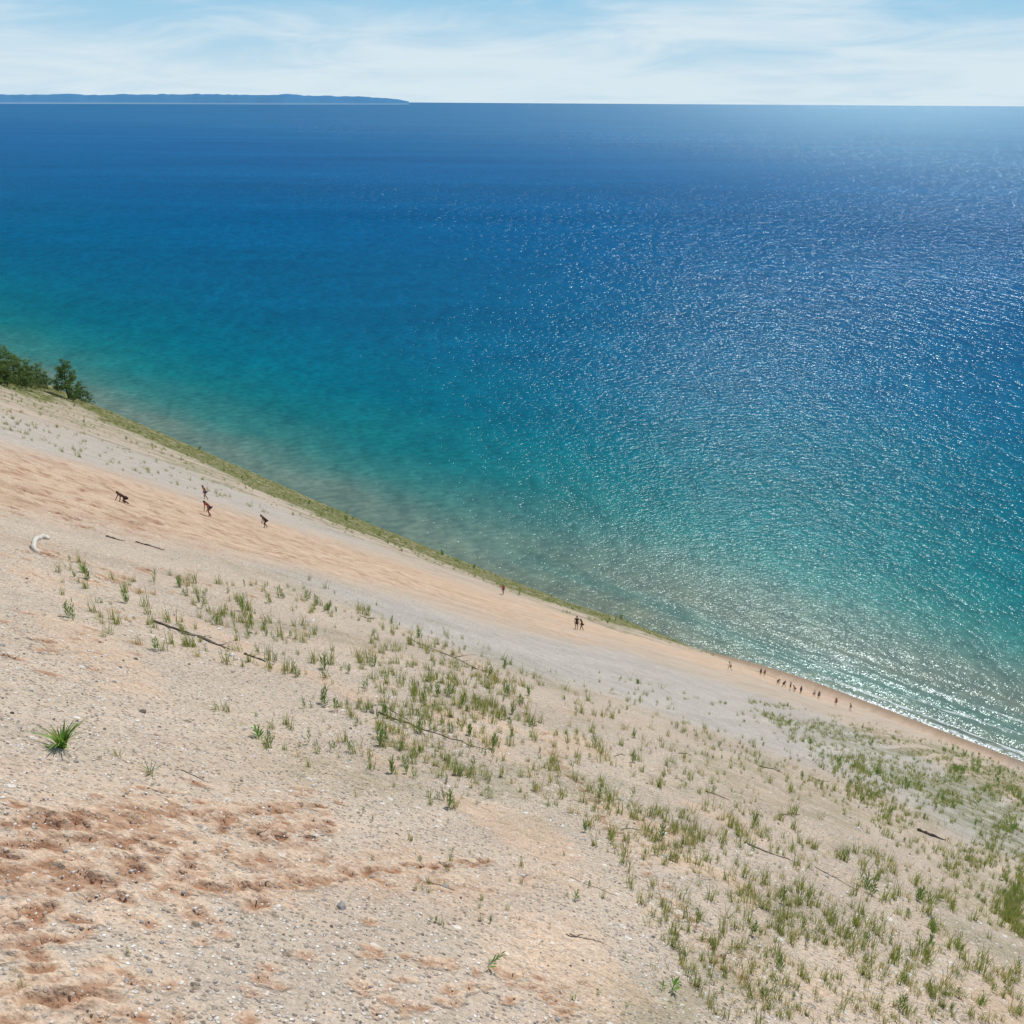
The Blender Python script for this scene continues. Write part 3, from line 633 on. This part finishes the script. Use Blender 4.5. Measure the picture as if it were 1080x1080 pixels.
def person_data(kind,skin,shirt,shorts,hair,tag_):
    p=pose(kind); J={};E=[]
    V=Vector; pel,che,nk,hd=V(p['pel']),V(p['che']),V(p['nk']),V(p['hd'])
    up=(nk-che).normalized(); hup=(hd-nk).normalized(); hf=V((1,0,0)).cross(hup)*-1
    if hf.y<0: hf=-hf
    J['pel']=(tuple(pel),(.135,.10)); J['sp']=(lerp(pel,che,.45),(.115,.085)); J['che']=(tuple(che),(.15,.10)); J['cl']=(lerp(che,nk,.55),(.10,.075)); J['nk']=(tuple(nk),.05)
    J['jaw']=(tuple(nk+hup*.07+hf*.015),.066); J['hd']=(tuple(hd+hup*.02),(.078,.092)); J['crown']=(tuple(hd+hup*.09-hf*.01),.05); J['nose']=(tuple(hd+hf*.105-hup*.005),.013)
    E+=[('pel','sp'),('sp','che'),('che','cl'),('cl','nk'),('nk','jaw'),('jaw','hd'),('hd','crown'),('hd','nose')]
    for i,sg in ((0,-1),(1,1)):
        sh=che+up*.10+V((sg*.175,0,0)); el=V(p['el'][i]); ha=V(p['ha'][i]); kn=V(p['kn'][i]); an=V(p['an'][i]); hip=pel+V((sg*.085,0,-.05))
        J[f'sh{i}']=(tuple(sh),.055); J[f'ua{i}']=(lerp(sh,el,.5),.048); J[f'el{i}']=(tuple(el),.038); J[f'fa{i}']=(lerp(el,ha,.4),.038); J[f'wr{i}']=(tuple(ha),(.026,.022))
        d=(ha-el).normalized(); pm=ha+d*.06; J[f'pm{i}']=(tuple(pm),(.034,.018))
        E+=[('cl',f'sh{i}'),(f'sh{i}',f'ua{i}'),(f'ua{i}',f'el{i}'),(f'el{i}',f'fa{i}'),(f'fa{i}',f'wr{i}'),(f'wr{i}',f'pm{i}')]
        sd=d.cross(V((0,1,0.2))); sd=sd.normalized() if sd.length>.1 else V((1,0,0)); bend=sd.cross(d).normalized()
        for k in range(4):
            o=(k-1.5)*.02; L=[.065,.08,.075,.055][k]; a=pm+sd*o+d*.035; c=a+d*L*.6+bend*.008; e=c+d*L*.4+bend*.02
            J[f'f{k}{i}']=(tuple(a),.0095); J[f'g{k}{i}']=(tuple(c),.0085); J[f'h{k}{i}']=(tuple(e),.007); E+=[(f'pm{i}',f'f{k}{i}'),(f'f{k}{i}',f'g{k}{i}'),(f'g{k}{i}',f'h{k}{i}')]
        a=ha+d*.03+sd*.04+bend*.01; c=a+d*.035+sd*.02; J[f'th{i}']=(tuple(a),.012); J[f'ti{i}']=(tuple(c),.009); E+=[(f'wr{i}',f'th{i}'),(f'th{i}',f'ti{i}')]
        J[f'hip{i}']=(tuple(hip),.088); J[f'tg{i}']=(lerp(hip,kn,.45),.078); J[f'kn{i}']=(tuple(kn),.054); J[f'cf{i}']=(lerp(kn,an,.35),.054); J[f'an{i}']=(tuple(an),.035); J[f'to{i}']=(tuple(an+V((0,.15,.03 if kind in('walk','bend','crawl') else -.045))),.034)
        E+=[('pel',f'hip{i}'),(f'hip{i}',f'tg{i}'),(f'tg{i}',f'kn{i}'),(f'kn{i}',f'cf{i}'),(f'cf{i}',f'an{i}'),(f'an{i}',f'to{i}')]
    body=skin_mesh('person_body_'+tag_,J,E,'pel',skin,1)
    out={'body':body}
    def grow(n,f=1.0,add=.014):
        c,r=J[n]; return (c,tuple(x+add for x in r) if isinstance(r,tuple) else r+add)
    if shirt:
        K={n:grow(n) for n in ('sp','che','cl','sh0','sh1','ua0','ua1','pel')}
        out['shirt']=skin_mesh('shirt_'+tag_,K,[('pel','sp'),('sp','che'),('che','cl'),('cl','sh0'),('cl','sh1'),('sh0','ua0'),('sh1','ua1')],'che',shirt,1)
    K={n:grow(n,add=.018) for n in ('pel','hip0','hip1','tg0','tg1')}
    out['shorts']=skin_mesh('shorts_'+tag_,K,[('pel','hip0'),('pel','hip1'),('hip0','tg0'),('hip1','tg1')],'pel',shorts,1)
    K={'a':(tuple(hd+hup*.03-hf*.045),(.080,.07)),'b':(tuple(hd+hup*.095-hf*.012),(.066,.05)),'c':(tuple(hd+hup*.085+hf*.04),(.05,.03)),'d':(tuple(hd-hup*.05-hf*.06),(.055,.035))}
    out['hair']=skin_mesh('hair_'+tag_,K,[('d','a'),('a','b'),('b','c')],'a',hair,1)
    return out
SK=[simple('skin_tanned',(.34,.17,.10),.6,.08),simple('skin_light',(.46,.27,.19),.6,.08),simple('skin_brown',(.20,.09,.05),.6,.08)]
CL={'black':simple('black_cloth',(.02,.02,.025)),'navy':simple('navy_cloth',(.03,.05,.12)),'red':simple('red_cloth',(.30,.05,.04)),'grey':simple('grey_cloth',(.16,.16,.17)),'white':simple('white_cloth',(.7,.7,.7)),'green':simple('olive_cloth',(.09,.11,.05)),'brown':simple('brown_cloth',(.10,.05,.035))}
HR=simple('brown_hair',(.05,.03,.02))
lib={}
def person(px,py,kind,skin,shirt,shorts,hair,label,yaw=0.0,grp=None,sc=1.0):
    key=(kind,skin,shirt,shorts)
    if key not in lib: lib[key]=person_data(kind,SK[skin],CL[shirt] if shirt else None,CL[shorts],hair,str(len(lib)))
    D=lib[key]; r=cast1(px,py); 
    b_=bpy.data.objects.new('person',D['body']); coll.objects.link(b_); b_.location=wpos(r[0],r[1],0.02)
    ang=math.atan2(-NV[1],-NV[0])-math.pi/2+yaw; b_.rotation_euler=(0,0,ang); b_.scale=(sc,)*3
    tag(b_,label,'person',grp)
    for k in ('shirt','shorts','hair'):
        if k in D:
            c=bpy.data.objects.new(k,D[k]); coll.objects.link(c); c.parent=b_
person(131,531,'crawl',2,'brown','black',HR,'person in dark brown top crawling up sand on all fours',-.2,None,.80)
person(218,527,'walk',0,None,'navy',HR,'shirtless person in navy shorts climbing the sand',.2)
person(222,545,'bend',0,'red','navy',HR,'person in red shirt stooping while climbing sand',.1,None,.95)
person(281,557,'bend',2,'brown','black',HR,'person in brown shirt bent over climbing sand',-.3,None,.95)
person(531,627,'walk',1,'red','black',HR,'person in red top and black shorts climbing sand',.4)
person(608,664,'stand',0,'black','black',HR,'person in black standing close beside a companion',.6)
person(614,665,'walk',2,'green','black',HR,'person in olive shirt standing beside a companion',-.4)
g='people near the foot of the dune'
for (px,py,k,sk,sh,so,lb) in [(770,707,'walk',1,'white','navy','person in white shirt climbing lower sand'),(802,712,'stand',2,'black','black','person in black standing on lower sand'),(806,713,'stand',0,'red','black','person in red shirt standing on lower sand'),
    (820,722,'bend',0,'black','navy','person in dark shirt stooping on lower sand'),(826,725,'walk',2,'navy','black','person in navy shirt walking near the beach'),(833,728,'stand',1,'black','black','person in dark clothes standing near the beach'),
    (838,730,'bend',1,'grey','navy','person in grey shirt stooping near the beach'),(844,732,'stand',0,'black','navy','person in black shirt standing near the beach'),(858,735,'walk',1,'white','black','person in white shirt walking on the beach'),
    (863,737,'stand',2,'navy','black','person in navy shirt standing on the beach'),(881,744,'stand',0,'red','navy','person in red shirt standing on the beach'),(897,749,'walk',1,'grey','navy','person in grey shirt walking on the beach')]:
    person(px,py,k,sk,sh,so,HR,lb,random.uniform(-1.5,1.5),g,1.05)
# ------------------------------------------------------------------ camera, light, world
cam=bpy.data.cameras.new('camera'); oc=bpy.data.objects.new('camera',cam); coll.objects.link(oc)
cam.sensor_width=36; cam.lens=36*F/1080; cam.clip_start=.1; cam.clip_end=300000
oc.matrix_world=Matrix.Translation((0,0,CAMZ))@camR.to_4x4(); scene.camera=oc
d=Vector((math.sin(SUN_AZ)*math.cos(SUN_EL),math.cos(SUN_AZ)*math.cos(SUN_EL),math.sin(SUN_EL)))
sl=bpy.data.lights.new('sun','SUN'); sl.energy=4.0; sl.angle=math.radians(.53); sl.color=(1,.96,.89)
so=bpy.data.objects.new('sun',sl); coll.objects.link(so); so.rotation_euler=d.to_track_quat('Z','Y').to_euler(); so.location=(0,0,400)
w=bpy.data.worlds.new('World'); scene.world=w; w.use_nodes=True; nt=w.node_tree; nt.nodes.clear(); b=NB(nt)
sky=b.n('ShaderNodeTexSky',sky_type='NISHITA',sun_disc=False,sun_elevation=SUN_EL,sun_rotation=SUN_AZ,altitude=200,air_density=1.0,dust_density=.6,ozone_density=1.5)
tc=b.n('ShaderNodeTexCoord'); sp=b.n('ShaderNodeSeparateXYZ',ins={0:tc.outputs['Generated']})
zc=b.math('ADD',b.math('MAXIMUM',sp.outputs[2],0.0),.13)
pv=b.n('ShaderNodeCombineXYZ',ins={0:b.math('DIVIDE',sp.outputs[0],zc),1:b.math('DIVIDE',sp.outputs[1],zc),2:0.0}).outputs[0]
pv2=b.n('ShaderNodeVectorRotate',rotation_type='Z_AXIS',ins={'Vector':pv,'Angle':math.radians(25)}).outputs[0]
pv2=b.n('ShaderNodeVectorMath',operation='MULTIPLY',ins={0:pv2,1:(.8,1.0,1)}).outputs[0]
cn=b.noise(pv2,1.2,7,.60,.7); cn2=b.noise(pv2,.42,3,.5,.4)
elev=sp.outputs[2]
cv=b.math('ADD',b.math('MULTIPLY',cn,.60),b.math('MULTIPLY',cn2,.47))
cm=b.math('ADD',cv,b.n('ShaderNodeMapRange',ins={0:elev,1:.02,2:.12,3:.06,4:-.10}).outputs[0])
mask=b.math('MULTIPLY',b.mr(cm,.38,.66,.03,1.0),b.mr(elev,.5,.1,.25,.97))
mult=b.mix(b.mr(elev,.0,.12,.0,1.0),(5.2,7.1,8.3),(2.8,5.7,8.0))
hazefac=b.mr(elev,.35,.10)
basec=b.mix(hazefac,sky.outputs[0],mult)
cc=b.mix(mask,basec,(6.9,8.1,8.8))
bg=b.n('ShaderNodeBackground',ins={0:cc,1:.10}); wo=b.n('ShaderNodeOutputWorld'); nt.links.new(bg.outputs[0],wo.inputs[0])
scene.view_settings.view_transform='Standard'; scene.view_settings.look='None'; scene.view_settings.exposure=0
print('plants',len(pl),'verts',len(co))
